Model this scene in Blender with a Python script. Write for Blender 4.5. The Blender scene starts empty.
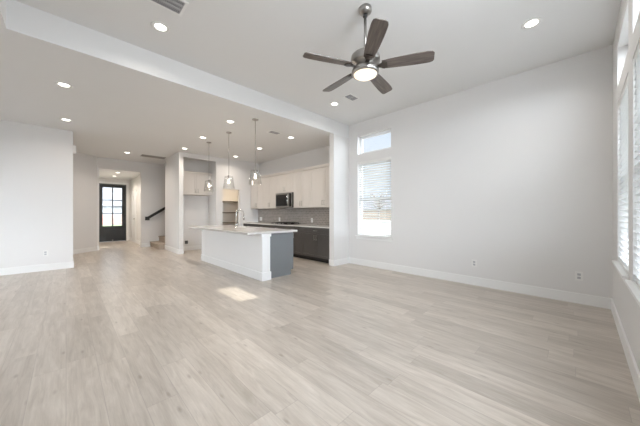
import bpy, bmesh, math, random
from mathutils import Vector, Matrix
random.seed(4)
D = bpy.data
SC = bpy.context.scene
COL = SC.collection

# ------------------------------------------------------------------ camera, sky, sun, daylight, exposure
cd = D.cameras.new('camera'); cam = D.objects.new('camera', cd); COL.objects.link(cam)
cam.location = (0, 0, 1.22)
cam.rotation_euler = (math.radians(90), 0, math.radians(-44.6))
cd.sensor_width = 36; cd.lens = 257.5 / 640 * 36; cd.clip_start = 0.02; cd.clip_end = 300
SC.camera = cam

world = D.worlds.new('sky'); SC.world = world; world.use_nodes = True
wn = world.node_tree; wn.nodes.clear()
wo = wn.nodes.new('ShaderNodeOutputWorld'); wb = wn.nodes.new('ShaderNodeBackground')
wc = wn.nodes.new('ShaderNodeTexCoord'); wx = wn.nodes.new('ShaderNodeTexNoise'); wr = wn.nodes.new('ShaderNodeValToRGB')
wx.inputs['Scale'].default_value = 2.2; wx.inputs['Detail'].default_value = 4
wr.color_ramp.elements[0].position = .38; wr.color_ramp.elements[0].color = (.74, .85, 1.0, 1)
wr.color_ramp.elements[1].position = .66; wr.color_ramp.elements[1].color = (.92, .96, 1.0, 1)
wn.links.new(wc.outputs['Generated'], wx.inputs['Vector']); wn.links.new(wx.outputs['Fac'], wr.inputs['Fac'])
wn.links.new(wr.outputs['Color'], wb.inputs['Color']); wn.links.new(wb.outputs[0], wo.inputs['Surface'])
# added boost: sky far brighter on the near (-Y) side, to strengthen window light
ws = wn.nodes.new('ShaderNodeSeparateXYZ'); wm = wn.nodes.new('ShaderNodeMapRange'); wm.interpolation_type = 'SMOOTHSTEP'
wn.links.new(wc.outputs['Generated'], ws.inputs[0]); wn.links.new(ws.outputs['Y'], wm.inputs['Value'])
wm.inputs['From Min'].default_value = -.55; wm.inputs['From Max'].default_value = .25
wm.inputs['To Min'].default_value = 11; wm.inputs['To Max'].default_value = .92
wn.links.new(wm.outputs[0], wb.inputs['Strength'])

sl = D.lights.new('sun', 'SUN'); sl.energy = 5.2; sl.angle = math.radians(.25); sl.color = (1, .95, .86)
so = D.objects.new('sun', sl); COL.objects.link(so); so.location = (20, 0, 20)
so.rotation_euler = Vector((-2.93, .36, -2.6)).to_track_quat('-Z', 'Y').to_euler()

def area(name, loc, direction, sx, sy, watts, color=(1, 1, 1), spread=180):
    l = D.lights.new(name, 'AREA'); l.shape = 'RECTANGLE'; l.size = sx; l.size_y = sy; l.energy = watts; l.color = color
    l.spread = math.radians(spread)
    o = D.objects.new(name, l); COL.objects.link(o); o.location = loc
    o.rotation_euler = Vector(direction).to_track_quat('-Z', 'Z').to_euler()
    return o
DAY = (.88, .94, 1.0)
# area lamps added as daylight at out-of-view windows; the dining windows are made up
area('daylight_near_window', (1.48, -.36, 1.52), (0, 1, 0), .86, 1.66, 9, DAY)
area('daylight_near_transom', (1.48, -.36, 2.82), (0, 1, 0), .86, .38, 36, DAY)
area('added_fill_dining', (-3.28, 1.5, 1.5), (1, 0, 0), 2.3, 2.3, 7, DAY)
area('added_fill_dining_far', (-3.28, 5.6, 1.5), (1, 0, 0), 2.3, 2.3, 2.5, DAY)

SC.view_settings.view_transform = 'Standard'; SC.view_settings.look = 'None'
SC.view_settings.gamma = 1; SC.view_settings.use_curve_mapping = False
SC.view_settings.exposure = 0.25
CAN_W = 6.0          # watts of one recessed light
SC.cycles.max_bounces = 10; SC.cycles.diffuse_bounces = 6; SC.cycles.transparent_max_bounces = 16
SC.cycles.sample_clamp_indirect = 6

# ------------------------------------------------------------------ materials
def mat(name, color, rough=.5, metal=0, spec=.5, noise=0, nscale=8, bump=0, bscale=200, emit=None, estr=0, trans=0):
    m = D.materials.new(name); m.use_nodes = True
    n = m.node_tree; b = n.nodes['Principled BSDF']
    b.inputs['Base Color'].default_value = (*color, 1); b.inputs['Roughness'].default_value = rough
    b.inputs['Metallic'].default_value = metal; b.inputs['Specular IOR Level'].default_value = spec
    tc = n.nodes.new('ShaderNodeTexCoord')
    if noise:
        t = n.nodes.new('ShaderNodeTexNoise'); t.inputs['Scale'].default_value = nscale; t.inputs['Detail'].default_value = 4
        r = n.nodes.new('ShaderNodeMixRGB'); r.inputs[1].default_value = (*[c * (1 - noise) for c in color], 1)
        r.inputs[2].default_value = (*[min(1, c * (1 + noise)) for c in color], 1)
        n.links.new(tc.outputs['Object'], t.inputs['Vector']); n.links.new(t.outputs['Fac'], r.inputs[0]); n.links.new(r.outputs[0], b.inputs['Base Color'])
    if bump:
        t = n.nodes.new('ShaderNodeTexNoise'); t.inputs['Scale'].default_value = bscale
        u = n.nodes.new('ShaderNodeBump'); u.inputs['Strength'].default_value = bump; u.inputs['Distance'].default_value = .002
        n.links.new(tc.outputs['Object'], t.inputs['Vector']); n.links.new(t.outputs['Fac'], u.inputs['Height']); n.links.new(u.outputs[0], b.inputs['Normal'])
    if emit:
        b.inputs['Emission Color'].default_value = (*emit, 1); b.inputs['Emission Strength'].default_value = estr
        m.cycles.emission_sampling = 'NONE'
    return m

def mat_mix(name, fac, kind_a, col_a, kind_b, col_b, rough=.05):
    m = D.materials.new(name); m.use_nodes = True; n = m.node_tree; n.nodes.clear()
    o = n.nodes.new('ShaderNodeOutputMaterial'); x = n.nodes.new('ShaderNodeMixShader'); x.inputs[0].default_value = fac
    for i, (k, c) in enumerate(((kind_a, col_a), (kind_b, col_b))):
        s = n.nodes.new('ShaderNodeBsdf' + k); s.inputs['Color'].default_value = (*c, 1)
        if 'Roughness' in s.inputs and k == 'Glossy': s.inputs['Roughness'].default_value = rough
        n.links.new(s.outputs[0], x.inputs[1 + i])
    n.links.new(x.outputs[0], o.inputs['Surface'])
    return m

def glass_mat(name, tint, base, scale, seeded=False):
    m = D.materials.new(name); m.use_nodes = True; n = m.node_tree; n.nodes.clear()
    o = n.nodes.new('ShaderNodeOutputMaterial'); x = n.nodes.new('ShaderNodeMixShader')
    t = n.nodes.new('ShaderNodeBsdfTransparent'); t.inputs['Color'].default_value = (*tint, 1)
    if seeded: g = n.nodes.new('ShaderNodeBsdfTranslucent'); g.inputs['Color'].default_value = (.95, .95, .94, 1)
    else: g = n.nodes.new('ShaderNodeBsdfGlossy'); g.inputs['Roughness'].default_value = .03
    lw = n.nodes.new('ShaderNodeLayerWeight'); lw.inputs['Blend'].default_value = .35
    mm = n.nodes.new('ShaderNodeMath'); mm.operation = 'MULTIPLY_ADD'; mm.inputs[1].default_value = scale; mm.inputs[2].default_value = base
    n.links.new(lw.outputs['Facing'], mm.inputs[0]); n.links.new(mm.outputs[0], x.inputs[0])
    n.links.new(t.outputs[0], x.inputs[1]); n.links.new(g.outputs[0], x.inputs[2]); n.links.new(x.outputs[0], o.inputs['Surface'])
    return m

def floor_mat():
    m = D.materials.new('pale_oak_planks'); m.use_nodes = True; n = m.node_tree; L = n.links.new
    b = n.nodes['Principled BSDF']
    tc = n.nodes.new('ShaderNodeTexCoord'); mp = n.nodes.new('ShaderNodeMapping')
    mp.inputs['Rotation'].default_value = (0, 0, math.radians(90)); L(tc.outputs['Object'], mp.inputs['Vector'])
    def math_(op, a, b=None, c=None):
        q = n.nodes.new('ShaderNodeMath'); q.operation = op
        for k, v in enumerate((a, b, c)):
            if v is None: continue
            if isinstance(v, (int, float)): q.inputs[k].default_value = v
            else: L(v, q.inputs[k])
        return q.outputs[0]
    PW, PL = .18, 1.3
    sep = n.nodes.new('ShaderNodeSeparateXYZ'); L(mp.outputs[0], sep.inputs[0])
    ry = math_('DIVIDE', sep.outputs['Y'], PW); row = math_('FLOOR', ry)
    w1 = n.nodes.new('ShaderNodeTexWhiteNoise'); w1.noise_dimensions = '1D'; L(row, w1.inputs['W'])
    rx = math_('ADD', math_('DIVIDE', sep.outputs['X'], PL), math_('MULTIPLY', w1.outputs['Value'], 7.31)); brd = math_('FLOOR', rx)
    idv = n.nodes.new('ShaderNodeCombineXYZ'); L(row, idv.inputs[0]); L(brd, idv.inputs[1])
    w2 = n.nodes.new('ShaderNodeTexWhiteNoise'); w2.noise_dimensions = '2D'; L(idv.outputs[0], w2.inputs['Vector'])
    rnd = w2.outputs['Value']
    ey = math_('MULTIPLY', math_('PINGPONG', ry, .5), PW); ex = math_('MULTIPLY', math_('PINGPONG', rx, .5), PL)
    gap = math_('LESS_THAN', math_('MINIMUM', ex, ey), .0017)
    sh = n.nodes.new('ShaderNodeMath'); sh.operation = 'MULTIPLY_ADD'; sh.inputs[1].default_value = 37.0
    L(rnd, sh.inputs[0]); L(sep.outputs['X'], sh.inputs[2])
    cb = n.nodes.new('ShaderNodeCombineXYZ'); L(sh.outputs[0], cb.inputs[0]); L(sep.outputs['Y'], cb.inputs[1]); L(rnd, cb.inputs[2])
    s1 = n.nodes.new('ShaderNodeMapping'); s1.inputs['Scale'].default_value = (1.6, 11, 5); L(cb.outputs[0], s1.inputs['Vector'])
    n1 = n.nodes.new('ShaderNodeTexNoise'); n1.inputs['Scale'].default_value = 1.6; n1.inputs['Detail'].default_value = 7; n1.inputs['Roughness'].default_value = .62
    n1.inputs['Distortion'].default_value = .6; L(s1.outputs[0], n1.inputs['Vector'])
    s2 = n.nodes.new('ShaderNodeMapping'); s2.inputs['Scale'].default_value = (2.5, 75, 5); L(cb.outputs[0], s2.inputs['Vector'])
    n2 = n.nodes.new('ShaderNodeTexNoise'); n2.inputs['Scale'].default_value = 1.5; n2.inputs['Detail'].default_value = 4; L(s2.outputs[0], n2.inputs['Vector'])
    # knots
    s3 = n.nodes.new('ShaderNodeMapping'); s3.inputs['Scale'].default_value = (2.4, 7.5, 1); L(cb.outputs[0], s3.inputs['Vector'])
    vo = n.nodes.new('ShaderNodeTexVoronoi'); vo.voronoi_dimensions = '2D'; vo.inputs['Scale'].default_value = 1.0; L(s3.outputs[0], vo.inputs['Vector'])
    kr = n.nodes.new('ShaderNodeValToRGB'); kr.color_ramp.elements[0].position = .02; kr.color_ramp.elements[0].color = (.42, .36, .32, 1)
    kr.color_ramp.elements[1].position = .11; kr.color_ramp.elements[1].color = (1, 1, 1, 1); L(vo.outputs['Distance'], kr.inputs['Fac'])
    kc = n.nodes.new('ShaderNodeSeparateXYZ'); L(vo.outputs['Color'], kc.inputs[0])
    kmask = math_('MULTIPLY', math_('GREATER_THAN', kc.outputs[0], .62), math_('ADD', math_('MULTIPLY', kc.outputs[1], .45), .12))
    ramp = n.nodes.new('ShaderNodeValToRGB'); L(n1.outputs['Fac'], ramp.inputs['Fac'])
    e = ramp.color_ramp.elements; e[0].position = .30; e[0].color = (*FLOOR_DARK, 1); e[1].position = .66; e[1].color = (*FLOOR_LIGHT, 1)
    x2 = n.nodes.new('ShaderNodeMixRGB'); x2.blend_type = 'OVERLAY'; x2.inputs[0].default_value = .16
    L(ramp.outputs[0], x2.inputs[1]); L(n2.outputs['Fac'], x2.inputs[2])
    tone = n.nodes.new('ShaderNodeValToRGB'); L(rnd, tone.inputs['Fac'])
    te = tone.color_ramp.elements; te[0].position = 0; te[0].color = (.785, .770, .755, 1); te[1].position = 1; te[1].color = (1.0, .995, .99, 1)
    x3 = n.nodes.new('ShaderNodeMixRGB'); x3.blend_type = 'MULTIPLY'; x3.inputs[0].default_value = 1; L(x2.outputs[0], x3.inputs[1]); L(tone.outputs[0], x3.inputs[2])
    x4 = n.nodes.new('ShaderNodeMixRGB'); x4.blend_type = 'MULTIPLY'; L(kmask, x4.inputs[0]); L(x3.outputs[0], x4.inputs[1]); L(kr.outputs[0], x4.inputs[2])
    x5 = n.nodes.new('ShaderNodeMixRGB'); x5.inputs[2].default_value = (.30, .26, .23, 1); L(x4.outputs[0], x5.inputs[1])
    mo = n.nodes.new('ShaderNodeMath'); mo.operation = 'MULTIPLY'; mo.inputs[1].default_value = .5; L(gap, mo.inputs[0]); L(mo.outputs[0], x5.inputs[0])
    L(x5.outputs[0], b.inputs['Base Color'])
    b.inputs['Roughness'].default_value = .29; b.inputs['Specular IOR Level'].default_value = .6
    bu = n.nodes.new('ShaderNodeBump'); bu.inputs['Strength'].default_value = .12; bu.inputs['Distance'].default_value = .002
    L(n2.outputs['Fac'], bu.inputs['Height']); L(bu.outputs[0], b.inputs['Normal'])
    return m
FLOOR_DARK = (.44, .384, .328); FLOOR_LIGHT = (.60, .543, .482)

def tile_mat():
    m = D.materials.new('grey_mosaic_tile'); m.use_nodes = True; n = m.node_tree; L = n.links.new
    b = n.nodes['Principled BSDF']; tc = n.nodes.new('ShaderNodeTexCoord'); mp = n.nodes.new('ShaderNodeMapping')
    sp = n.nodes.new('ShaderNodeSeparateXYZ'); cb = n.nodes.new('ShaderNodeCombineXYZ')
    L(tc.outputs['Object'], sp.inputs[0]); L(sp.outputs['Y'], cb.inputs[0]); L(sp.outputs['Z'], cb.inputs[1])
    br = n.nodes.new('ShaderNodeTexBrick'); L(cb.outputs[0], br.inputs['Vector'])
    br.inputs['Scale'].default_value = 1; br.inputs['Brick Width'].default_value = .06; br.inputs['Row Height'].default_value = .05
    br.inputs['Mortar Size'].default_value = .004
    br.inputs['Color1'].default_value = (.24, .215, .20, 1); br.inputs['Color2'].default_value = (.31, .28, .26, 1); br.inputs['Mortar'].default_value = (.46, .43, .40, 1)
    L(br.outputs['Color'], b.inputs['Base Color']); b.inputs['Roughness'].default_value = .25
    return m

def blade_mat():
    m = D.materials.new('grey_brown_blade_wood'); m.use_nodes = True; n = m.node_tree; L = n.links.new
    b = n.nodes['Principled BSDF']; tc = n.nodes.new('ShaderNodeTexCoord'); mp = n.nodes.new('ShaderNodeMapping')
    mp.inputs['Scale'].default_value = (3, 40, 10); L(tc.outputs['Object'], mp.inputs['Vector'])
    t = n.nodes.new('ShaderNodeTexNoise'); t.inputs['Scale'].default_value = 1.5; t.inputs['Detail'].default_value = 5; L(mp.outputs[0], t.inputs['Vector'])
    r = n.nodes.new('ShaderNodeValToRGB'); r.color_ramp.elements[0].position = .3; r.color_ramp.elements[0].color = (.085, .068, .06, 1)
    r.color_ramp.elements[1].position = .7; r.color_ramp.elements[1].color = (.20, .165, .145, 1)
    L(t.outputs['Fac'], r.inputs['Fac']); L(r.outputs[0], b.inputs['Base Color']); b.inputs['Roughness'].default_value = .38
    return m

def brick_mat(name, c1, c2, mort, w, h):
    m = D.materials.new(name); m.use_nodes = True; n = m.node_tree; L = n.links.new
    b = n.nodes['Principled BSDF']; tc = n.nodes.new('ShaderNodeTexCoord')
    sp = n.nodes.new('ShaderNodeSeparateXYZ'); cb = n.nodes.new('ShaderNodeCombineXYZ'); ad = n.nodes.new('ShaderNodeMath')
    L(tc.outputs['Object'], sp.inputs[0]); L(sp.outputs['X'], ad.inputs[0]); L(sp.outputs['Y'], ad.inputs[1]); L(ad.outputs[0], cb.inputs[0]); L(sp.outputs['Z'], cb.inputs[1])
    br = n.nodes.new('ShaderNodeTexBrick'); L(cb.outputs[0], br.inputs['Vector'])
    br.inputs['Scale'].default_value = 1; br.inputs['Brick Width'].default_value = w; br.inputs['Row Height'].default_value = h; br.inputs['Mortar Size'].default_value = h * .12
    br.inputs['Color1'].default_value = (*c1, 1); br.inputs['Color2'].default_value = (*c2, 1); br.inputs['Mortar'].default_value = (*mort, 1)
    L(br.outputs['Color'], b.inputs['Base Color']); b.inputs['Roughness'].default_value = .9
    return m

WALL = mat('warm_white_wall_paint', (.735, .722, .710), .75, spec=.25, noise=.012, nscale=1.5, bump=.12, bscale=180)
CEIL = mat('ceiling_paint', (.76, .757, .752), .85, spec=.2, noise=.01, nscale=2, bump=.15, bscale=120)
TRIM = mat('white_trim_paint', (.82, .815, .805), .35, noise=.01)
FLOOR = floor_mat()
CABW = mat('white_cabinet_paint', (.61, .57, .53), .4, noise=.012, nscale=5)
CABD = mat('charcoal_cabinet_paint', (.092, .085, .079), .38, noise=.05, nscale=6)
GROOVE = mat('cabinet_shadow_gap', (.05, .047, .045), .7, noise=.05)
BLUEG = mat('blue_grey_panel_paint', (.18, .188, .196), .45, noise=.03, nscale=6)
QUARTZ = mat('pale_quartz', (.60, .58, .555), .14, noise=.012, nscale=18)
TILE = tile_mat()
STEEL = mat('brushed_steel', (.34, .325, .31), .30, metal=1, noise=.06, nscale=30)
NICKEL = mat('satin_nickel', (.42, .40, .38), .30, metal=1, noise=.05, nscale=30)
IRON = mat('dark_bronze_iron', (.12, .105, .095), .4, metal=1, noise=.1, nscale=30)
CHROME = mat('polished_chrome', (.75, .74, .73), .12, metal=1, noise=.02)
BLACKG = mat('black_appliance_glass', (.012, .012, .013), .08, noise=.1)
BLACKM = mat('black_metal', (.018, .016, .016), .5, noise=.15, nscale=20)
DOORP = mat('charcoal_door_paint', (.014, .0145, .015), .42, noise=.08, nscale=10)
PLASTIC = mat('white_plastic', (.78, .77, .75), .4, noise=.01)
SLOT = mat('dark_slot', (.10, .10, .10), .6, noise=.1)
GREYP = mat('grey_plastic_box', (.20, .20, .20), .6, noise=.15, nscale=30)
VENTD = mat('vent_shadow', (.11, .11, .12), .8, noise=.1)
VENTL = mat('vent_slat_enamel', (.44, .44, .46), .5, noise=.02)
RETURN = mat('return_grille_enamel', (.33, .31, .29), .6, noise=.03)
CARPET = mat('beige_carpet', (.44, .375, .315), 1, spec=.1, noise=.35, nscale=60, bump=.8, bscale=300)
VINYL = mat('white_window_vinyl', (.82, .83, .84), .35, noise=.01)
GLASS = glass_mat('window_glass', (.97, .98, .98), .02, .10)
SHADE = glass_mat('clear_shade_glass', (.985, .985, .98), .03, .30)
SLAT = mat_mix('blind_slat_vinyl', .25, 'Diffuse', (.72, .72, .71), 'Translucent', (.72, .72, .70))
BLADE = blade_mat()
LENS = mat('recessed_light_lens', (.9, .9, .88), .5, emit=(1, .95, .88), estr=6, noise=.01)
BULB = mat('glowing_bulb', (.9, .85, .8), .4, emit=(1, .90, .74), estr=7, noise=.01)
FANGL = mat('fan_light_glass', (.45, .42, .38), .4, emit=(1, .87, .69), estr=.95, noise=.01)
MELAM = mat('white_melamine_shelf', (.66, .64, .61), .5, noise=.01)
EDGE = mat('taupe_shelf_edge', (.16, .145, .13), .5, noise=.03)
CONC = mat('pale_concrete_ground', (.13, .128, .12), .9, noise=.12, nscale=2)
GRASS = mat('dry_green_lawn', (.15, .19, .09), 1, noise=.3, nscale=4)
BRICK = brick_mat('red_brick', (.30, .12, .09), (.36, .16, .12), (.33, .30, .27), .22, .075)
PALES = brick_mat('pale_siding', (.24, .24, .25), (.30, .30, .31), (.2, .2, .2), 4, .18)
SIDING = brick_mat('tan_siding', (.40, .33, .26), (.44, .37, .29), (.25, .2, .16), 4, .18)
ROOF = brick_mat('grey_shingle', (.13, .13, .14), (.20, .20, .21), (.08, .08, .08), .4, .2)
BARK = mat('grey_bark', (.24, .21, .19), .9, noise=.3, nscale=10)
FENCEW = mat('weathered_fence_boards', (.66, .63, .58), .9, noise=.2, nscale=5)

# ------------------------------------------------------------------ mesh building
class MB:
    """collects shapes in place coordinates; build() turns them into one mesh relative to the given origin"""
    def __init__(s): s.bm = bmesh.new()
    def box(s, x0, x1, y0, y1, z0, z1, bev=0, M=None):
        c = Vector(((x0 + x1) / 2, (y0 + y1) / 2, (z0 + z1) / 2))
        r = bmesh.ops.create_cube(s.bm, size=1, matrix=Matrix.Translation(c) @ Matrix.Diagonal((abs(x1 - x0), abs(y1 - y0), abs(z1 - z0), 1)))
        vs = r['verts']
        if bev:
            es = list({e for v in vs for e in v.link_edges})
            q = bmesh.ops.bevel(s.bm, geom=es, offset=bev, segments=2, affect='EDGES', profile=.6)
            vs = list({v for f in q['faces'] for v in f.verts} | {v for v in vs if v.is_valid})
        if M: bmesh.ops.transform(s.bm, matrix=M, verts=vs)
        return s
    def prism(s, pts, d, M=None):
        """polygon pts (3D) swept along d"""
        d = Vector(d); a = [s.bm.verts.new(Vector(p)) for p in pts]; b = [s.bm.verts.new(Vector(p) + d) for p in pts]; n = len(a)
        s.bm.faces.new(a); s.bm.faces.new(b[::-1])
        for i in range(n): s.bm.faces.new((a[i], b[i], b[(i + 1) % n], a[(i + 1) % n]))
        if M: bmesh.ops.transform(s.bm, matrix=M, verts=a + b)
        return s
    def tube(s, pts, r, n=10, cap=True):
        pts = [Vector(p) for p in pts]; rs = r if isinstance(r, (list, tuple)) else [r] * len(pts); rings = []
        for i, p in enumerate(pts):
            t = (pts[min(i + 1, len(pts) - 1)] - pts[max(i - 1, 0)]).normalized()
            u = t.cross(Vector((0, 0, 1)))
            if u.length < 1e-3: u = t.cross(Vector((1, 0, 0)))
            u.normalize(); v = t.cross(u)
            rings.append([s.bm.verts.new(p + (u * math.cos(2 * math.pi * k / n) + v * math.sin(2 * math.pi * k / n)) * rs[i]) for k in range(n)])
        for a, b in zip(rings, rings[1:]):
            for k in range(n):
                f = s.bm.faces.new((a[k], a[(k + 1) % n], b[(k + 1) % n], b[k])); f.smooth = True
        if cap: s.bm.faces.new(rings[0][::-1]); s.bm.faces.new(rings[-1])
        return s
    def lathe(s, prof, c, n=24, cap=True):
        """profile of (radius, z) about the vertical through c"""
        c = Vector(c); rings = []
        for r, z in prof:
            rings.append([s.bm.verts.new(c + Vector((max(r, 1e-4) * math.cos(2 * math.pi * k / n), max(r, 1e-4) * math.sin(2 * math.pi * k / n), z))) for k in range(n)])
        for a, b in zip(rings, rings[1:]):
            for k in range(n):
                f = s.bm.faces.new((a[k], a[(k + 1) % n], b[(k + 1) % n], b[k])); f.smooth = True
        if cap: s.bm.faces.new(rings[0][::-1]); s.bm.faces.new(rings[-1])
        return s
    def cells(s, axis, c0, c1, us, zs, holes):
        """slab between c0 and c1 across axis, with rectangular holes (u0,u1,v0,v1); axis 2 = a horizontal slab over x,y"""
        us = sorted(set(us) | {h[i] for h in holes for i in (0, 1) if min(us) < h[i] < max(us)})
        zs = sorted(set(zs) | {h[i] for h in holes for i in (2, 3) if min(zs) < h[i] < max(zs)})
        def solid(i, j):
            if not (0 <= i < len(us) - 1 and 0 <= j < len(zs) - 1): return False
            u = (us[i] + us[i + 1]) / 2; z = (zs[j] + zs[j + 1]) / 2
            return not any(h[0] < u < h[1] and h[2] < z < h[3] for h in holes)
        cache = {}
        def V(u, z, c):
            k = (round(u, 5), round(z, 5), round(c, 5))
            if k not in cache:
                cache[k] = s.bm.verts.new(((c, u, z), (u, c, z), (u, z, c))[axis])
            return cache[k]
        for i in range(len(us) - 1):
            for j in range(len(zs) - 1):
                if not solid(i, j): continue
                u0, u1, z0, z1 = us[i], us[i + 1], zs[j], zs[j + 1]
                s.bm.faces.new((V(u0, z0, c0), V(u1, z0, c0), V(u1, z1, c0), V(u0, z1, c0)))
                s.bm.faces.new((V(u0, z0, c1), V(u0, z1, c1), V(u1, z1, c1), V(u1, z0, c1)))
                for (di, dj, a, b) in ((-1, 0, (u0, z0), (u0, z1)), (1, 0, (u1, z0), (u1, z1)), (0, -1, (u0, z0), (u1, z0)), (0, 1, (u0, z1), (u1, z1))):
                    if not solid(i + di, j + dj):
                        s.bm.faces.new((V(*a, c0), V(*a, c1), V(*b, c1), V(*b, c0)))
        return s
    def build(s, name, m, parent=None, origin=None, fix=True):
        if origin is None: origin = Vector(parent['_o']) if parent is not None and '_o' in parent else Vector((0, 0, 0))
        origin = Vector(origin)
        bmesh.ops.translate(s.bm, vec=-origin, verts=s.bm.verts[:])
        if fix: bmesh.ops.recalc_face_normals(s.bm, faces=s.bm.faces[:])
        me = D.meshes.new(name); s.bm.to_mesh(me); s.bm.free(); me.materials.append(m)
        o = D.objects.new(name, me); COL.objects.link(o)
        if parent is not None: o.parent = parent; o['_o'] = tuple(origin)
        else: o.location = origin; o['_o'] = tuple(origin)
        return o

def tag(o, label, cat, group=None):
    o['label'] = label; o['category'] = cat
    if group: o['group'] = group
    return o
def thing(name, label, cat, loc, group=None):
    o = D.objects.new(name, None); COL.objects.link(o); o.location = loc; o['_o'] = tuple(loc); o.empty_display_size = .1
    return tag(o, label, cat, group)
def struct(name, mb, m, origin=(0, 0, 0)):
    o = mb.build(name, m, None, origin); o['kind'] = 'structure'; return o
def sroot(name, loc):
    o = D.objects.new(name, None); COL.objects.link(o); o.location = loc; o['_o'] = tuple(loc); o['kind'] = 'structure'; return o

# ------------------------------------------------------------------ the shell
ZC, ZK, ZF = 3.35, 3.04, 2.68
XW, YN = 4.92, -.28
WZ0, WZ1, TZ0, TZ1 = .67, 2.42, 2.60, 3.03
WY = (2.84, 3.72)                                    # window in the right wall
NX = ((3.38, 4.30), (2.20, 3.12), (1.02, 1.94))      # windows in the near wall

struct('floor', MB().box(-3.5, 5.3, -.43, 14.4, -.12, 0), FLOOR)
struct('ceiling', MB().box(-.42, 5.07, -.43, 3.98, ZC, 3.62), CEIL)
struct('ceiling_kitchen', MB().box(-3.5, -.42, -.43, 3.98, ZK, 3.62).box(-3.5, 5.3, 3.98, 11.2, ZK, 3.62), CEIL)
struct('ceiling_foyer', MB().box(.45, 2.2, 11.2, 14.4, ZF, 3.04), CEIL)

struct('wall_right', MB().cells(0, XW, XW + .15, (-.43, 3.98), (0, ZC), [(*WY, WZ0, WZ1), (*WY, TZ0, TZ1)]), WALL)
struct('wall_near', MB().cells(1, YN, YN - .15, (-3.5, XW), (0, ZC), [(a, b, z0, z1) for a, b in NX for z0, z1 in ((WZ0, WZ1), (TZ0, TZ1))]), WALL)
struct('wall_left', MB().cells(0, -3.35, -3.5, (-.28, 7.95), (0, ZK), [(.35, 2.65, .35, 2.65), (4.45, 6.75, .35, 2.65)]), WALL)
struct('wall_dining', MB().box(-3.5, .11, 7.95, 8.1, 0, ZK), WALL)
struct('wall_hall_left', MB().box(-.04, .11, 8.1, 10.46, 0, ZK), WALL)
struct('wall_hall_angled', MB().prism([(.11, 10.46, 0), (.71, 11.06, 0), (.71, 11.2, 0), (-.04, 10.46, 0)], (0, 0, ZK)), WALL)
struct('wall_hall_back', MB().cells(1, 11.06, 11.2, (.71, 5.3), (0, ZK), [(.77, 1.91, 0, ZF)]), WALL)
struct('wall_nook_side', MB().box(2.38, 2.5, 8.36, 9.75, 0, ZK), WALL)
struct('wall_nook_front', MB().cells(1, 8.36, 8.48, (2.5, 5.06), (0, ZK), [(2.5, 3.48, 0, 2.90), (3.70, 4.31, 0, 2.03)]), WALL)
struct('wall_nook_back', MB().box(2.5, 3.48, 9.0, 9.1, 0, ZK), WALL)
struct('wall_nook_inner', MB().box(3.48, 3.6, 8.48, 9.75, 0, ZK), WALL)
struct('wall_pantry_back', MB().box(2.38, 5.3, 9.75, 9.86, 0, ZK), WALL)
struct('wall_kitchen', MB().box(5.06, 5.2, 4.12, 9.75, 0, ZK), WALL)
struct('wall_wing', MB().box(4.37, 5.2, 3.98, 4.12, 0, ZK), WALL)
struct('wall_stair_end', MB().box(5.15, 5.3, 9.86, 11.06, 0, ZK), WALL)
struct('wall_foyer_left', MB().box(.5, .65, 11.2, 14.1, 0, ZF), WALL)
struct('wall_foyer_right', MB().cells(0, 2.03, 2.18, (11.2, 14.1), (0, ZF), [(11.52, 11.95, .84, 2.0)]), WALL)
struct('wall_foyer_back', MB().cells(1, 14.1, 14.25, (.5, 2.18), (0, ZF), [(.96, 1.89, 0, 2.46)]), WALL)

BH, BT = .14, .016
def base(name, *boxes):
    mb = MB()
    for x0, x1, y0, y1 in boxes:
        mb.box(x0, x1, y0, y1, 0, BH, .004)
    struct(name, mb, TRIM)
base('baseboard_right', (XW - BT, XW, YN, 3.98))
base('baseboard_near', (-3.35, XW - BT, YN, YN + BT))
base('baseboard_left', (-3.35, -3.35 + BT, YN + BT, 7.95))
base('baseboard_dining', (-3.35 + BT, .11 + BT, 7.95 - BT, 7.95))
base('baseboard_hall_left', (.11, .11 + BT, 7.95, 10.45))
struct('baseboard_hall_angled', MB().prism([(.11, 10.46, 0), (.71, 11.06, 0), (.722, 11.048, 0), (.127, 10.453, 0)], (0, 0, BH)), TRIM)
base('baseboard_hall_back', (.722, .77, 11.06 - BT, 11.06), (1.91, 2.19, 11.06 - BT, 11.06))
base('baseboard_wing', (4.37 - BT, XW - BT, 3.98 - BT, 3.98), (4.37 - BT, 4.37, 3.98, 4.12))
base('baseboard_nook', (2.38 - BT, 2.5 + BT, 8.36 - BT, 8.36), (2.38 - BT, 2.38, 8.36, 9.86), (3.48 - BT, 3.70, 8.36 - BT, 8.36), (4.31, 4.42, 8.36 - BT, 8.36),
     (2.5, 3.48, 9.0 - BT, 9.0), (3.48 - BT, 3.48, 8.36, 9.0 - BT), (2.5, 2.5 + BT, 8.36, 9.0 - BT))
base('baseboard_foyer', (.65, .65 + BT, 11.2, 14.1), (2.03 - BT, 2.03, 11.2, 14.1), (.65 + BT, .87, 14.1 - BT, 14.1), (1.98, 2.03 - BT, 14.1 - BT, 14.1))

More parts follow.
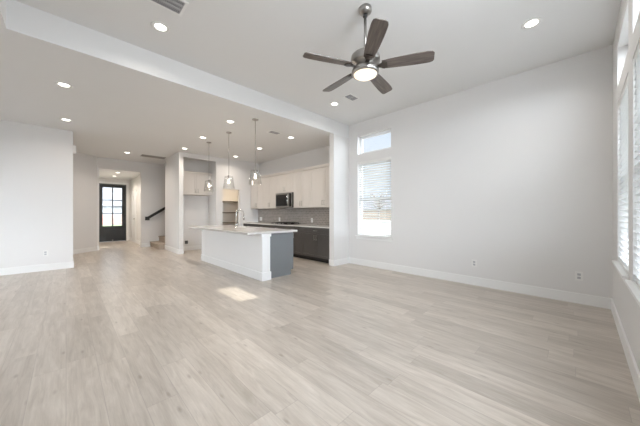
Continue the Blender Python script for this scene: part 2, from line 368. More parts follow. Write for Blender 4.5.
# ------------------------------------------------------------------ windows
def window_x(n, x, y0, y1, z0, z1, sill=True, rail=True):
    """window in a wall across X, inside face at x, the outside towards +X"""
    r = sroot('window_%d' % n, (x, (y0 + y1) / 2, z0)); f = .028; h_ = .055; a, b = x + .085, x + .145
    m = MB().box(a, b, y0, y0 + f, z0, z1, .004).box(a, b, y1 - f, y1, z0, z1, .004).box(a, b, y0 + f, y1 - f, z0, z0 + f, .004).box(a, b, y0 + f, y1 - f, z1 - f, z1, .004)
    if rail: m.box(a + .01, b - .005, y0 + f, y1 - f, (z0 + z1) / 2 - .02, (z0 + z1) / 2 + .02, .003)
    m.build('window_frame', VINYL, r)
    MB().cells(0, a + .018, a + .045, (y0 + f, y1 - f), (z0 + f, z1 - f), [(y0 + h_, y1 - h_, z0 + h_, z1 - h_)]).build('sash', VINYL, r)
    MB().box(a + .028, a + .034, y0 + f, y1 - f, z0 + f, z1 - f).build('pane', GLASS, r)
    if sill: MB().box(x, x + .085, y0, y1, z0, z0 + .022).box(x - .04, x, y0 - .05, y1 + .05, z0, z0 + .022, .004).box(x - .014, x, y0 - .03, y1 + .03, z0 - .06, z0, .003).build('window_sill', TRIM, r)
def window_y(n, y, x0, x1, z0, z1, sill=True, rail=True):
    r = sroot('window_%d' % n, ((x0 + x1) / 2, y, z0)); f = .05; a, b = y - .085, y - .145
    m = MB().box(x0, x0 + f, b, a, z0, z1, .004).box(x1 - f, x1, b, a, z0, z1, .004).box(x0 + f, x1 - f, b, a, z0, z0 + f, .004).box(x0 + f, x1 - f, b, a, z1 - f, z1, .004)
    if rail: m.box(x0 + f, x1 - f, b + .005, a - .01, (z0 + z1) / 2 - .02, (z0 + z1) / 2 + .02, .003)
    m.build('window_frame', VINYL, r)
    MB().box(x0 + f, x1 - f, a - .034, a - .028, z0 + f, z1 - f).build('pane', GLASS, r)
    if sill: MB().box(x0, x1, y - .085, y, z0, z0 + .022).box(x0 - .05, x1 + .05, y, y + .04, z0, z0 + .022, .004).box(x0 - .03, x1 + .03, y, y + .014, z0 - .06, z0, .003).build('window_sill', TRIM, r)
window_x(1, XW, *WY, WZ0, WZ1)
window_x(2, XW, *WY, TZ0, TZ1, sill=False, rail=False)
k = 3
for a, b in NX:
    window_y(k, YN, a, b, WZ0, WZ1); window_y(k + 1, YN, a, b, TZ0, TZ1, sill=False, rail=False); k += 2
# tall dining windows, unseen, made up to let daylight in from the left
for y0, y1 in ((.35, 2.65), (4.45, 6.75)):
    r = sroot('window_%d' % k, (-3.35, (y0 + y1) / 2, .35)); k += 1
    m = MB()
    for yy in (y0, (y0 + y1) / 2 - .03, y1 - .06): m.box(-3.49, -3.43, yy, yy + .06, .35, 2.65)
    for zz in (.35, 2.59): m.box(-3.49, -3.43, y0, y1, zz, zz + .06)
    m.build('window_frame', VINYL, r)
    MB().box(-3.465, -3.459, y0 + .06, y1 - .06, .41, 2.59).build('pane', GLASS, r)
# narrow window in the right wall of the foyer
r = sroot('window_%d' % k, (2.03, 11.73, .84))
MB().box(2.10, 2.16, 11.52, 11.56, .84, 2.0).box(2.10, 2.16, 11.91, 11.95, .84, 2.0).box(2.10, 2.16, 11.56, 11.91, .84, .88).box(2.10, 2.16, 11.56, 11.91, 1.96, 2.0).build('window_frame', VINYL, r)
MB().box(2.127, 2.133, 11.56, 11.91, .88, 1.96).build('pane', GLASS, r)

def slats(axis, c, u0, u1, z0, z1, tilt, out):
    """slat pile of a blind; c = centre across the wall, out = +1/-1 towards the outside"""
    m = MB(); w, n = .031, int((z1 - z0) / .054)
    for i in range(n):
        z = z0 + (i + .5) * (z1 - z0) / n
        dc, dz = w * math.cos(tilt) * out, -w * math.sin(tilt)
        mid = .0025
        pr = [(c - dc, z - dz), (c, z + mid), (c + dc, z + dz), (c + dc, z + dz - .0025), (c, z + mid - .0025), (c - dc, z - dz - .0025)]
        if axis == 0: m.prism([(p[0], u0, p[1]) for p in pr], (0, u1 - u0, 0))
        else: m.prism([(u0, p[0], p[1]) for p in pr], (u1 - u0, 0, 0))
    return m
def blind(label, axis, inner, out, u0, u1, tilt):
    c = inner + out * .034; B = WZ0 + .022
    loc = (c, (u0 + u1) / 2, B) if axis == 0 else ((u0 + u1) / 2, c, B)
    r = thing('window_blind', label, 'blind', loc, 'white slatted window blinds')
    u0 += .006; u1 -= .006
    def bx(m, a, b, p, q, z0, z1, bev=.003):
        return m.box(a, b, p, q, z0, z1, bev) if axis == 0 else m.box(p, q, a, b, z0, z1, bev)
    bx(MB(), c - .029, c + .029, u0, u1, WZ1 - .055, WZ1).build('headrail', PLASTIC, r)
    slats(axis, c, u0 + .004, u1 - .004, B + .02, WZ1 - .058, tilt, out).build('slats', SLAT, r)
    bx(MB(), c - .026, c + .026, u0 + .004, u1 - .004, B + .001, B + .018).build('bottom_rail', PLASTIC, r)
    m = MB()
    for f in (.16, .84):
        u = u0 + f * (u1 - u0); q = c - out * .028
        m.tube([(q, u, B + .01), (q, u, WZ1 - .05)] if axis == 0 else [(u, q, B + .01), (u, q, WZ1 - .05)], .0016, 5)
    m.build('ladder_cord', PLASTIC, r)
    u = u1 - .07 if axis == 0 else u1 - .07; q = c - out * .036
    MB().tube([(q, u, WZ1 - .9), (q, u, WZ1 - .04)] if axis == 0 else [(u, q, WZ1 - .9), (u, q, WZ1 - .04)], .004, 6).build('tilt_wand', PLASTIC, r)
blind('half open white blind in the window of the long right-hand wall, under a transom', 0, XW, 1, *WY, math.radians(17))
blind('white blind at the right edge, in the window nearest the room corner', 1, YN, -1, *NX[0], math.radians(26))
blind('white slatted blind cut off by the right edge of the photo', 1, YN, -1, *NX[1], math.radians(26))

# ------------------------------------------------------------------ front door
r = sroot('door_1', (1.425, 14.12, 0)); x0, x1, y0, y1 = .99, 1.86, 14.12, 14.165
GX = (1.09, 1.425 - .018, 1.425 + .018, 1.745); GZ = (.66, 1.19, 1.225, 1.75, 1.785, 2.31)
holes = [(GX[i], GX[i + 1], GZ[j], GZ[j + 1]) for i in (0, 2) for j in (0, 2, 4)]
MB().cells(1, y0, y1, (x0, x1), (.01, 2.43), holes + [(1.12, 1.715, .17, .55)]).box(1.115, 1.72, y0 + .012, y1, .165, .555).box(1.17, 1.665, y0 + .004, y0 + .014, .22, .50, .003).build('door_slab', DOORP, r)
for h in holes: MB().box(h[0], h[1], y0 + .02, y0 + .026, h[2], h[3]).build('pane', GLASS, r)
MB().lathe([(.028, 0), (.028, .008), (.012, .012), (.012, .04), (.027, .045), (.03, .06), (.02, .075)], (0, 0, 0), 16).build('knob', CHROME, r, (0, 0, 0))
o = r.children[-1]; o.rotation_euler = (math.radians(90), 0, 0); o.location = Vector((1.81, y0, .94)) - Vector(r['_o'])
MB().lathe([(.03, 0), (.03, .012), (.02, .02)], (0, 0, 0), 16).build('deadbolt', CHROME, r, (0, 0, 0))
o = r.children[-1]; o.rotation_euler = (math.radians(90), 0, 0); o.location = Vector((1.81, y0, 1.09)) - Vector(r['_o'])
MB().box(.96, .985, 14.1, 14.25, 0, 2.46).box(1.865, 1.89, 14.1, 14.25, 0, 2.46).box(.985, 1.865, 14.1, 14.25, 2.435, 2.46).build('door_frame', DOORP, r)
struct('trim_1', MB().box(.87, .955, 14.08, 14.1, 0, 2.55, .004).box(1.895, 1.98, 14.08, 14.1, 0, 2.55, .004).box(.955, 1.895, 14.08, 14.1, 2.465, 2.55, .004), TRIM)
struct('trim_2', MB().box(2.015, 2.03, 12.66, 12.75, 0, 2.15, .003).box(2.015, 2.03, 13.5, 13.59, 0, 2.15, .003).box(2.015, 2.03, 12.75, 13.5, 2.06, 2.15, .003), TRIM)
r = sroot('door_2', (2.028, 13.12, 0))
MB().cells(0, 2.012, 2.029, (12.755, 13.495), (.01, 2.055), [(12.86, 13.39, .2, .95), (12.86, 13.39, 1.1, 1.95)]).box(2.02, 2.029, 12.85, 13.4, .19, 1.96).build('door_slab', TRIM, r)
MB().tube([(2.012, 12.82, .98), (1.955, 12.82, .98)], [.012, .024], 12).build('knob', NICKEL, r)

# ------------------------------------------------------------------ staircase and handrail
st = thing('staircase', 'beige carpeted steps rising behind the white wall corner beside the hallway', 'stairs', (2.19, 10.46, 0))
for i in range(8):
    x = 2.19 + .28 * i
    MB().box(x, 5.149 if i == 7 else x + .281, 9.862, 11.058, 0, .18 * (i + 1), .012).box(x - .022, x, 9.862, 11.058, .18 * (i + 1) - .035, .18 * (i + 1), .012).build('step', CARPET, st)
hr = thing('handrail', 'black handrail on a white wall sloping up above the carpeted steps', 'handrail', (2.05, 11.0, 1.02))
a, b = Vector((2.09, 10.985, 1.03)), Vector((3.6, 10.985, 2.04)); u = (b - a).normalized(); ang = math.atan2(u.z, u.x)
MB().box(0, (b - a).length, -.025, .025, -.045, .045, .008, Matrix.Translation(a) @ Matrix.Rotation(-ang, 4, 'Y')).build('rail', BLACKM, hr)
MB().box(2.03, 2.15, 10.95, 11.06, .96, 1.09, .005).build('end_block', BLACKM, hr)
MB().tube([(2.9, 10.985, 1.58), (2.9, 11.03, 1.52), (2.9, 11.06, 1.52)], .01, 8).build('bracket', BLACKM, hr)

# ------------------------------------------------------------------ cabinets
def shaker(mb, axis_dir, c, u0, u1, z0, z1, t=.02, rail=.06):
    """door or drawer front on the plane x=c facing axis_dir (+1/-1 in X)"""
    a, b = sorted((c, c + axis_dir * t)); p, q = sorted((c, c + axis_dir * t * .55))
    if z1 - z0 < .22: rail = .035
    mb.box(p, q, u0 + rail * .9, u1 - rail * .9, z0 + rail * .9, z1 - rail * .9)
    mb.box(a, b, u0, u0 + rail, z0, z1, .0015).box(a, b, u1 - rail, u1, z0, z1, .0015)
    mb.box(a, b, u0 + rail, u1 - rail, z0, z0 + rail, .0015).box(a, b, u0 + rail, u1 - rail, z1 - rail, z1, .0015)
    return mb
def pull(c, d, u, z, vert=True, L=.13, parent=None):
    e = c + d * .032; m = MB()
    if vert: m.tube([(c, u, z - L * .38), (e, u, z - L * .38)], .004, 6).tube([(c, u, z + L * .38), (e, u, z + L * .38)], .004, 6).tube([(e, u, z - L / 2), (e, u, z + L / 2)], .0058, 8)
    else: m.tube([(c, u - L * .38, z), (e, u - L * .38, z)], .004, 6).tube([(c, u + L * .38, z), (e, u + L * .38, z)], .004, 6).tube([(e, u - L / 2, z), (e, u + L / 2, z)], .0058, 8)
    m.build('pull', STEEL, parent)

UN = [(4.122, 5.2), (5.2, 5.9), (5.9, 6.74), (6.74, 7.55), (7.55, 8.358)]
BL = ['charcoal base cabinet beside the white wing wall at the right end of the kitchen run',
      'charcoal base cabinet second from the white wing wall, right of the cooktop',
      'charcoal base cabinet directly under the black gas cooktop',
      'charcoal base cabinet left of the cooktop, partly behind the white island',
      'charcoal base cabinet in the far kitchen corner beside the pantry wall']
for (u0, u1), lab in zip(UN, BL):
    r = thing('base_cabinet', lab, 'cabinet', (4.76, (u0 + u1) / 2, 0), 'charcoal base cabinets along the kitchen wall')
    MB().box(4.47, 5.055, u0, u1, .10, .852).build('body', GROOVE, r)
    MB().box(4.53, 5.055, u0, u1, 0, .10).build('toe_kick', BLACKM, r)
    g = .002; mid = (u0 + u1) / 2
    d = shaker(MB(), -1, 4.47, u0 + g, u1 - g, .70, .848).build('drawer', CABD, r); pull(4.45, -1, mid, .775, False, .13, d)
    for s, (p, q) in ((1, (u0 + g, mid - g)), (-1, (mid + g, u1 - g))):
        d = shaker(MB(), -1, 4.47, p, q, .105, .695).build('door', CABD, r)
        pull(4.45, -1, (q - .035) if s == 1 else (p + .035), .60, True, .13, d)
UL = ['white upper cabinet beside the white wing wall at the right end of the row',
      'white upper cabinet immediately right of the microwave',
      'short white upper cabinet directly above the microwave',
      'white upper cabinet immediately left of the microwave',
      'white upper cabinet in the far corner beside the pantry wall']
for i, ((u0, u1), lab) in enumerate(zip(UN, UL)):
    zb = 1.83 if i == 2 else 1.37
    r = thing('wall_cabinet', lab, 'cabinet', (4.9, (u0 + u1) / 2, zb), 'white upper cabinets along the kitchen wall')
    MB().box(4.752, 5.058, u0, u1, zb, 2.455).build('body', CABW, r)
    mid = (u0 + u1) / 2; g = .0015
    for s, (p, q) in ((1, (u0 + g, mid - g)), (-1, (mid + g, u1 - g))):
        d = shaker(MB(), -1, 4.752, p, q, zb + .002, 2.395).build('door', CABW, r)
        pull(4.732, -1, (q - .035) if s == 1 else (p + .035), zb + .12, True, .13, d)
struct('trim_3', MB().prism([(4.752, 4.122, 2.40), (4.73, 4.122, 2.40), (4.715, 4.122, 2.415), (4.69, 4.122, 2.468), (5.06, 4.122, 2.468), (5.06, 4.122, 2.456), (4.752, 4.122, 2.456)], (0, 4.236, 0)), CABW)

tag(MB().cells(2, .855, .885, (4.42, 5.06), (4.122, 8.358), []).build('kitchen_worktop', QUARTZ, None, (4.74, 6.24, .855)), 'long pale quartz worktop on the charcoal cabinets along the kitchen wall', 'countertop')
tag(MB().box(5.040, 5.0585, 4.122, 8.358, .885, 1.37).build('tile_backsplash', TILE, None, (5.054, 6.24, .885)), 'grey mosaic tile backsplash between the worktop and white upper cabinets', 'backsplash')

r = thing('microwave', 'stainless over-the-range microwave with black glass door under the short white cabinet', 'microwave', (4.87, 6.32, 1.39))
MB().box(4.70, 5.046, 5.915, 6.725, 1.39, 1.829, .004).build('body', BLACKM, r)
MB().box(4.675, 4.70, 5.915, 6.725, 1.39, 1.829, .004).build('front_panel', STEEL, r)
MB().box(4.668, 4.676, 6.11, 6.69, 1.435, 1.775, .003).build('door_glass', BLACKG, r)
MB().box(4.668, 4.676, 5.93, 6.03, 1.41, 1.80, .003).build('control_panel', BLACKG, r)
MB().tube([(4.675, 6.07, 1.44), (4.645, 6.07, 1.47), (4.632, 6.07, 1.54), (4.63, 6.07, 1.61), (4.632, 6.07, 1.68), (4.645, 6.07, 1.75), (4.675, 6.07, 1.78)], .011, 10).build('handle', CHROME, r)
m = MB()
for i in range(9): m.box(4.672, 4.676, 6.0 + i * .075, 6.055 + i * .075, 1.80, 1.812)
m.build('vent_slot', SLOT, r)

r = thing('gas_cooktop', 'black gas cooktop set into the worktop below the microwave', 'cooktop', (4.74, 6.32, .885))
MB().box(4.48, 5.0, 5.95, 6.69, .885, .897, .004).build('tray', BLACKM, r)
for cx_, cy_ in ((4.61, 6.12), (4.61, 6.52), (4.87, 6.12), (4.87, 6.52), (4.74, 6.32)):
    MB().lathe([(.05, 0), (.05, .012), (.035, .016), (.035, .022), (.01, .024)], (cx_, cy_, .897), 16).build('burner', BLACKM, r)
for p, q in ((5.96, 6.19), (6.20, 6.44), (6.45, 6.68)):
    m = MB()
    for yy in (p, (p + q) / 2 - .006, q - .012): m.box(4.50, 4.98, yy, yy + .012, .925, .937)
    for xx in (4.50, 4.62, 4.74, 4.86, 4.968): m.box(xx, xx + .012, p, q, .925, .937)
    for xx in (4.50, 4.968):
        for yy in (p, q - .012): m.box(xx, xx + .012, yy, yy + .012, .897, .93)
    m.build('grate', BLACKM, r)
for i in range(5): MB().lathe([(.018, 0), (.016, .02), (.005, .022)], (4.498 + 0, 6.12 + i * .1, .897), 12).build('knob', STEEL, r)

# ------------------------------------------------------------------ kitchen island
IX0, IX1, IY0, IY1 = 2.50, 3.25, 4.06, 6.83
r = thing('kitchen_island', 'white island with blue-grey end panel standing in the middle of the kitchen', 'kitchen island', (2.9, 5.5, 0))
MB().box(IX0 + .03, IX1, IY0 + .03, IY1, .10, .845).box(IX0 + .03, IX1 - .07, IY0 + .03, IY1, 0, .10).build('body', BLUEG, r)
MB().box(IX0, IX0 + .03, IY0 - .06, IY1 + .02, 0, .845, .003).build('back_panel', TRIM, r)
MB().box(2.66, IX1 + .0, IY0, IY0 + .03, .10, .845, .002).box(2.66, IX1 - .06, IY0, IY0 + .03, 0, .10, .002).build('end_panel', BLUEG, r)['label'] = 'blue-grey end panel'
for yy, nm in ((IY0 - .065, 0), (IY1 - .10, 1)):
    m = MB().box(IX0 - .004, 2.66, yy, yy + .165, .15, .79, .003).box(IX0 - .02, 2.675, yy - .015, yy + .18, 0, .15, .006).box(IX0 - .02, 2.675, yy - .015, yy + .18, .79, .845, .006)
    m.build('corner_post', TRIM, r)
MB().box(IX0 - .016, IX0, IY0 + .115, IY1 - .115, 0, .15, .004).build('baseboard', TRIM, r)
for i in range(5):
    u0, u1 = IY0 + .05 + i * .54, IY0 + .05 + (i + 1) * .54
    d = shaker(MB(), 1, IX1, u0 + .002, u1 - .002, .105, .83).build('door', BLUEG, r); pull(IX1 + .02, 1, u1 - .05, .7, True, .13, d)

SK = (2.93, 3.24, 5.25, 5.98)
t = tag(MB().cells(2, .845, .885, (2.19, 3.285), (3.97, 6.89), [SK]).build('island_worktop', QUARTZ, None, (2.74, 5.43, .845)), 'polished pale quartz worktop overhanging the white kitchen island', 'countertop')
b = t.modifiers.new('edge', 'BEVEL'); b.width = .003; b.segments = 2
r = thing('sink', 'stainless undermount sink sunk into the island worktop beside the faucet', 'sink', (3.085, 5.615, .64))
x0, x1, y0, y1 = SK
MB().box(x0, x1, y0, y1, .66, .67).box(x0 - .008, x0 - .0005, y0, y1, .66, .8445).box(x1 + .0005, x1 + .008, y0, y1, .66, .8445).box(x0, x1, y0 - .008, y0 - .0005, .66, .8445).box(x0, x1, y1 + .0005, y1 + .008, .66, .8445).build('basin', STEEL, r)
MB().lathe([(.045, 0), (.045, .004), (.03, .005)], (3.085, 5.6, .67), 16).build('drain', CHROME, r)
FX, FY = 2.80, 5.60
r = thing('faucet', 'tall chrome gooseneck faucet standing on the island worktop', 'faucet', (FX, FY, .885))
MB().lathe([(.028, 0), (.028, .01), (.02, .018), (.02, .07), (.016, .08)], (FX, FY, .885), 16).build('base', CHROME, r)
pts = [(FX, FY, .95), (FX, FY, 1.18)] + [(FX + .095 * (1 - math.cos(t)), FY, 1.20 + .095 * math.sin(t)) for t in [math.pi * k / 10 for k in range(0, 11)]] + [(FX + .19, FY, 1.14)]
MB().tube(pts, .0135, 12).build('gooseneck', CHROME, r)
MB().tube([(FX + .19, FY, 1.15), (FX + .192, FY, 1.06)], [.0155, .017], 12).build('spray_head', CHROME, r)
MB().tube([(FX, FY - .018, .93), (FX, FY - .05, .935), (FX, FY - .085, .965)], [.011, .009, .006], 8).build('lever', CHROME, r)

# ------------------------------------------------------------------ fridge nook and pantry
r = thing('nook_cabinet', 'white double-door cabinet high inside the empty refrigerator alcove', 'cabinet', (2.99, 8.85, 1.80))
MB().box(2.502, 3.478, 8.70, 8.998, 1.80, 2.50).build('body', CABW, r)
for p, q, s in ((2.504, 2.9885, 1), (2.9915, 3.476, -1)):
    m = shaker(MB(), -1, 0, p, q, 1.805, 2.495)
    bmesh.ops.transform(m.bm, matrix=Matrix(((0, 1, 0, 0), (1, 0, 0, 8.70), (0, 0, 1, 0), (0, 0, 0, 1))), verts=m.bm.verts[:])
    d = m.build('door', CABW, r); u = q - .035 if s == 1 else p + .035
    MB().tube([(u, 8.68, 1.88), (u, 8.65, 1.88)], .004, 6).tube([(u, 8.68, 1.98), (u, 8.65, 1.98)], .004, 6).tube([(u, 8.65, 1.865), (u, 8.65, 1.995)], .0058, 8).build('pull', STEEL, d)
MB().box(2.502, 3.478, 8.67, 8.998, 2.50, 2.545, .004).build('crown', CABW, r)
for z, lab in ((1.65, 'topmost dark-edged white shelf inside the open pantry'), (1.23, 'middle white shelf inside the open pantry'), (.85, 'lowest visible white shelf inside the open pantry')):
    r = thing('pantry_shelf', lab, 'shelf', (4.3, 9.6, z), 'pantry shelves')
    MB().box(3.602, 5.058, 9.45, 9.748, z, z + .02).build('board', MELAM, r)
    MB().box(3.602, 5.058, 9.435, 9.45, z - .015, z + .022).build('front_edge', EDGE, r)
    MB().box(3.602, 5.058, 9.73, 9.748, z - .05, z).box(3.602, 3.62, 9.45, 9.73, z - .05, z).build('cleat', MELAM, r)
r = thing('water_supply_box', 'small dark recessed water supply box low on the alcove back wall', 'outlet box', (2.78, 9.0, .21))
MB().cells(1, 8.988, 8.999, (2.71, 2.85), (.20, .345), [(2.73, 2.83, .22, .325)]).build('frame', PLASTIC, r)
MB().box(2.73, 2.83, 8.994, 8.999, .22, .325).build('recess', SLOT, r)
MB().tube([(2.765, 8.994, .26), (2.765, 8.97, .26)], .012, 8).build('valve', GREYP, r)

# ------------------------------------------------------------------ outlets and small wall devices
def outlet(face, c, u, z, lab, w=.075, h=.12, gang=1):
    """face 'x-' : on a wall at x=c facing -X; 'y-' : on a wall at y=c facing -Y"""
    loc = (c, u, z) if face == 'x-' else (u, c, z)
    r = thing('wall_outlet', lab, 'outlet', loc, 'white wall outlets')
    def bx(p, q, z0, z1, t0, t1, bev=0):
        return MB().box(c - t1, c - t0, p, q, z0, z1, bev) if face == 'x-' else MB().box(p, q, c - t1, c - t0, z0, z1, bev)
    W = w * gang
    bx(u - W / 2, u + W / 2, z - h / 2, z + h / 2, 0, .006, .002).build('cover_plate', PLASTIC, r)
    for g in range(gang):
        uu = u + (g - (gang - 1) / 2) * w
        for dz in (-.022, .022):
            s = bx(uu - .017, uu + .017, z + dz - .015, z + dz + .015, .006, .009, .001).build('socket', VENTL, r)
outlet('x-', XW, 1.27, .37, 'white outlet low on the long right wall, the one nearer the window')
outlet('x-', XW, .02, .37, 'white outlet low on the long right wall, the one nearer the right corner')
outlet('y-', 7.95, -.31, .37, 'white outlet low on the white wall at the left edge')
outlet('x-', 5.040, 8.16, 1.01, 'double white outlet on the tile backsplash in the far kitchen corner', gang=2)
outlet('x-', 5.040, 7.02, 1.01, 'white outlet on the tile backsplash just left of the cooktop')
outlet('x-', 5.040, 5.44, 1.01, 'white outlet on the tile backsplash right of the cooktop')
r = thing('wall_chime', 'small white box high on the white wall corner left of the hallway', 'alarm', (.11, 8.1, 2.57))
MB().box(.11, .165, 8.0, 8.09, 2.57, 2.74, .008).build('housing', PLASTIC, r)
m = MB()
for i in range(4): m.box(.165, .167, 8.012, 8.078, 2.60 + i * .03, 2.61 + i * .03)
m.build('grille', VENTL, r)
r = thing('motion_sensor', 'small white sensor high at the corner above the carpeted steps', 'sensor', (2.38, 9.78, 2.80))
MB().box(2.33, 2.38, 9.72, 9.80, 2.80, 2.93, .01).build('housing', PLASTIC, r)
MB().box(2.327, 2.331, 9.735, 9.785, 2.82, 2.87).build('lens', VENTL, r)

# ------------------------------------------------------------------ ceiling fittings
def can(x, y, z, lab, watts=None, color=(1, .95, .88), name='recessed_light', group='recessed ceiling lights'):
    r = thing(name, lab, 'ceiling light', (x, y, z), group)
    MB().lathe([(.058, -.001), (.092, -.001), (.095, -.004), (.092, -.009), (.075, -.010), (.058, -.004)], (x, y, z), 28, cap=False).build('trim_ring', PLASTIC, r)
    MB().lathe([(.0, -.0035), (.0675, -.0035), (.0675, -.0015), (.0, -.0015)], (x, y, z), 28).build('lens', LENS, r)
    l = D.lights.new('recessed_lamp', 'AREA'); l.shape = 'DISK'; l.size = .125; l.energy = CAN_W if watts is None else watts; l.color = color; l.spread = math.radians(150)
    o = D.objects.new('recessed_lamp', l); COL.objects.link(o); o.parent = r; o.location = (0, 0, -.012)
for x, y, lab in ((.77, 3.38, 'recessed ceiling light near the big air vent, left of the fan'),
                  (3.72, .39, 'recessed ceiling light right of the fan, nearest the window wall'),
                  (3.73, 3.38, 'recessed ceiling light partly behind the fan, beside the small air vent')):
    can(x, y, ZC, lab, 5 if y < 1 else 4)
for x, y, lab in ((-.02, 5.15, 'recessed light on the lower ceiling at the far left, the nearer of two'),
                  (0, 7.05, 'recessed light on the lower ceiling just in front of the left white wall'),
                  (1.31, 9.6, 'recessed light on the hallway ceiling before the foyer opening'),
                  (2.35, 6.40, 'recessed ceiling light above the island between the far and middle pendants'),
                  (2.33, 4.90, 'recessed ceiling light above the island between the middle and near pendants'),
                  (2.38, 7.85, 'recessed ceiling light in front of the refrigerator alcove column'),
                  (3.88, 7.80, 'recessed kitchen ceiling light above the pantry doorway end of the aisle'),
                  (3.88, 6.36, 'recessed kitchen ceiling light over the aisle in front of the microwave'),
                  (3.86, 4.91, 'recessed kitchen ceiling light nearest the white wing wall')):
    can(x, y, ZK, lab, 13 if y > 9 else 4.5 if x < .5 else None, (1, .90, .79))
can(1.33, 11.75, ZF, 'recessed light just inside the foyer ceiling', 12, (1, .90, .78))
can(1.36, 12.93, ZF, 'recessed light on the foyer ceiling nearest the front door', 12, (1, .88, .74))
r = thing('pantry_light', 'warm flush light on the pantry ceiling behind the doorway', 'ceiling light', (4.1, 8.65, ZK))
MB().lathe([(.12, 0), (.12, -.02)], (4.1, 8.65, ZK), 20).build('base', NICKEL, r)
MB().lathe([(.11, -.02), (.10, -.06), (.01, -.09)], (4.1, 8.65, ZK), 20).build('dome', FANGL, r)
l = D.lights.new('pantry_lamp', 'POINT'); l.energy = 20; l.color = (1, .82, .60); l.shadow_soft_size = .08
o = D.objects.new('pantry_lamp', l); COL.objects.link(o); o.parent = r; o.location = (0, 0, -.2)

def register(name, lab, x0, x1, y0, y1, z, along, n, mats=(TRIM, VENTD, VENTL), border=.03, sections=1):
    r = thing(name, lab, 'air vent', ((x0 + x1) / 2, (y0 + y1) / 2, z), None)
    MB().cells(2, z - .008, z - .0005, (x0, x1), (y0, y1), [(x0 + border, x1 - border, y0 + border, y1 - border)]).build('frame', mats[0], r)
    MB().box(x0 + border, x1 - border, y0 + border, y1 - border, z - .0025, z - .0005).build('backing', mats[1], r)
    m = MB(); a0, a1, b0, b1 = x0 + border, x1 - border, y0 + border, y1 - border
    for i in range(n):
        if along == 'y':
            t = a0 + (i + .5) * (a1 - a0) / n; w = (a1 - a0) / n * .24
            m.box(t - w, t + w, b0, b1, z - .007, z - .004)
        else:
            t = b0 + (i + .5) * (b1 - b0) / n; w = (b1 - b0) / n * .24
            m.box(a0, a1, t - w, t + w, z - .007, z - .004)
    for s in range(1, sections):
        if along == 'y': t = b0 + s * (b1 - b0) / sections; m.box(a0, a1, t - .012, t + .012, z - .0078, z - .003)
        else: t = a0 + s * (a1 - a0) / sections; m.box(t - .012, t + .012, b0, b1, z - .0078, z - .003)
    m.build('louvres', mats[2], r)
register('supply_vent', 'white louvred air vent at the top edge of the photo, left of the fan', .50, .885, 2.79, 3.04, ZC, 'y', 20, border=.025, sections=3)
register('supply_vent', 'small louvred air vent on the high ceiling below the fan', 3.60, 3.88, 2.88, 3.06, ZC, 'x', 6, border=.02, sections=2)
register('supply_vent', 'louvred air vent on the kitchen ceiling beside the near pendant', 3.20, 3.50, 4.76, 4.97, ZK, 'x', 7, border=.03, sections=2)
register('return_grille', 'long dark return grille on the hallway ceiling above the steps', 1.68, 2.34, 9.55, 9.88, ZK, 'x', 12, mats=(RETURN, VENTD, RETURN), border=.02)

# ------------------------------------------------------------------ pendants
for y, lab in ((4.45, 'clear glass pendant lamp nearest the camera above the island'), (5.59, 'middle one of three clear glass pendant lamps above the island'), (6.73, 'farthest clear glass pendant lamp above the island, before the alcove')):
    x = 2.62
    r = thing('pendant_lamp', lab, 'pendant lamp', (x, y, ZK), 'glass pendants above the island')
    MB().lathe([(.06, 0), (.06, -.012), (.045, -.022), (.012, -.028)], (x, y, ZK), 20).build('canopy', NICKEL, r)
    MB().tube([(x, y, ZK - .02), (x, y, 2.10)], .006, 8).build('rod', NICKEL, r)
    MB().lathe([(.006, 2.09), (.017, 2.07), (.017, 2.01), (.014, 1.98)], (x, y, 0), 16).build('socket', NICKEL, r)
    MB().lathe([(.010, 1.98), (.012, 1.955), (.020, 1.925), (.021, 1.908), (.015, 1.892), (.004, 1.886)], (x, y, 0), 16).build('bulb', BULB, r)
    MB().lathe([(.088, 2.045), (.126, 1.775), (.1235, 1.775), (.0855, 2.045)], (x, y, 0), 36, cap=False).lathe([(.0855, 2.0445), (.018, 2.048), (.018, 2.051), (.088, 2.0455)], (x, y, 0), 36, cap=False).build('shade', SHADE, r)
    MB().lathe([(.018, 2.058), (.026, 2.055), (.026, 2.042), (.018, 2.038)], (x, y, 0), 16, cap=False).build('shade_holder', NICKEL, r)
    l = D.lights.new('pendant_bulb', 'POINT'); l.energy = 4; l.color = (1, .86, .68); l.shadow_soft_size = .03
    o = D.objects.new('pendant_bulb', l); COL.objects.link(o); o.parent = r; o.location = (0, 0, 1.83 - ZK)

# ------------------------------------------------------------------ ceiling fan
CX, CY = 2.22, 1.58
r = thing('ceiling_fan', 'five-blade ceiling fan with lit round lamp hanging from the high ceiling', 'ceiling fan', (CX, CY, ZC))
MB().lathe([(.068, 0), (.068, -.028), (.062, -.042), (.045, -.055), (.022, -.062)], (CX, CY, ZC), 28).build('canopy', NICKEL, r)
MB().lathe([(.022, -.062), (.024, -.085), (.015, -.10)], (CX, CY, ZC), 16).build('canopy_collar', BLACKM, r)
MB().tube([(CX, CY, ZC - .09), (CX, CY, 2.90)], .0155, 12).build('downrod', NICKEL, r)
MB().lathe([(.018, 2.945), (.03, 2.90), (.07, 2.884), (.125, 2.868), (.146, 2.848), (.15, 2.825), (.15, 2.79), (.14, 2.775), (.10, 2.765), (.085, 2.715)], (CX, CY, 0), 36).build('motor_housing', NICKEL, r)
MB().lathe([(.086, 2.735), (.12, 2.725), (.138, 2.705), (.141, 2.675), (.132, 2.66), (.119, 2.66), (.119, 2.68)], (CX, CY, 0), 36).build('light_ring', NICKEL, r)
MB().lathe([(.1195, 2.668), (.116, 2.656), (.09, 2.640), (.05, 2.631), (.002, 2.628)], (CX, CY, 0), 36).build('light_glass', FANGL, r)
PITCH = math.radians(-13)
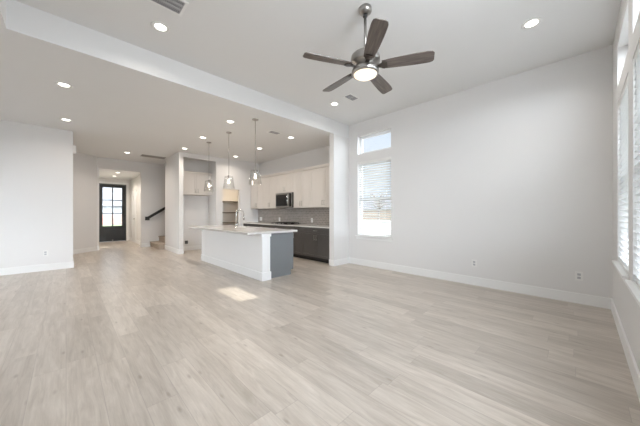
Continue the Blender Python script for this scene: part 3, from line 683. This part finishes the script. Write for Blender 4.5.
for i in range(5):
    ang = math.radians(10 + 72 * i)
    up = [(.17, .050), (.22, .056), (.30, .062), (.40, .068), (.50, .072), (.58, .073), (.63, .071), (.655, .062), (.665, .045)]
    lo = [(.662, -.040), (.645, -.060), (.60, -.068), (.50, -.069), (.40, -.066), (.30, -.061), (.22, -.055), (.17, -.050)]
    m = MB().prism([(x, y, 0) for x, y in up + lo], (0, 0, .008))
    bl = m.build('blade', BLADE, r, (0, 0, 0))
    rot = Matrix.Rotation(ang, 4, 'Z') @ Matrix.Rotation(PITCH, 4, 'X')
    bl.matrix_basis = Matrix.Translation((0, 0, 2.735 - ZC)) @ rot
    MB().box(.085, .17, -.02, .02, -.012, .006, .003).prism([(.15, -.022, -.010), (.15, .022, -.010), (.19, .046, -.010), (.225, .03, -.010), (.225, -.03, -.010), (.19, -.046, -.010)], (0, 0, .010)).build('blade_iron', IRON, bl, (0, 0, 0))

# ------------------------------------------------------------------ outside the windows
struct('ground', MB().box(-60, 120, -60, 120, -.6, -.35), CONC)
tag(MB().box(-14, 16, 17.5, 42, -.36, -.33).build('lawn', GRASS, None, (1, 30, -.35)), 'green front lawn seen through the panes of the front door', 'lawn')
def house(name, lab, x0, x1, y0, y1, zw, zr, wall, M=None):
    r = thing(name, lab, 'house', ((x0 + x1) / 2, (y0 + y1) / 2, -.35))
    MB().box(x0, x1, y0, y1, -.35, zw).build('wall', wall, r)
    e = .5; ym = (y0 + y1) / 2; xm = (x0 + x1) / 2
    if x1 - x0 > y1 - y0: MB().prism([(x0 - e, y0 - e, zw), (x0 - e, y1 + e, zw), (x0 - e, ym, zr)], (x1 - x0 + 2 * e, 0, 0)).build('roof', ROOF, r)
    else: MB().prism([(x0 - e, y0 - e, zw), (x1 + e, y0 - e, zw), (xm, y0 - e, zr)], (0, y1 - y0 + 2 * e, 0)).build('roof', ROOF, r)
    return r
house('house', 'tan house with grey shingle roof seen through the slatted right window', 40, 50, 20, 38, 1.9, 4.3, SIDING)
h2 = house('house', 'pale house with red brick base seen through the panes of the front door', -8, 16, 46, 56, 2.2, 5.6, PALES)
MB().box(-8, 16, 45.9, 46, -.35, 1.0).build('brick_base', BRICK, h2)
r = thing('board_fence', 'weathered board fence outside the slatted right window', 'fence', (14, 10, -.35))
m = MB()
for i in range(60): m.box(14, 14.02, 4 + i * .2, 4.19 + i * .2, -.35, .75)
m.build('boards', FENCEW, r)
MB().box(14.02, 14.06, 4, 16, -.1, -.02).box(14.02, 14.06, 4, 16, .5, .58).build('rail', FENCEW, r)
r = thing('bare_tree', 'bare grey tree behind the slatted right window', 'tree', (30, 19.2, -.35))
m = MB().tube([(30, 19.2, -.35), (30.1, 19.2, 1.5), (29.9, 19.3, 3.2)], [.2, .15, .09], 8)
m.build('trunk', BARK, r)
m = MB()
for i in range(46):
    a = random.uniform(0, 6.28); z = random.uniform(1.4, 3.1); L = random.uniform(.8, 2.0)
    p = Vector((30, 19.25, z)); q = p + Vector((math.cos(a) * L * .6, math.sin(a) * L * .6, L * .55)); s = q + Vector((random.uniform(-.5, .5), random.uniform(-.5, .5), random.uniform(.1, .6)))
    m.tube([p, q, s], [.05, .03, .012], 5)
m.build('branches', BARK, r)

for o in D.objects:
    if '_o' in o: del o['_o']
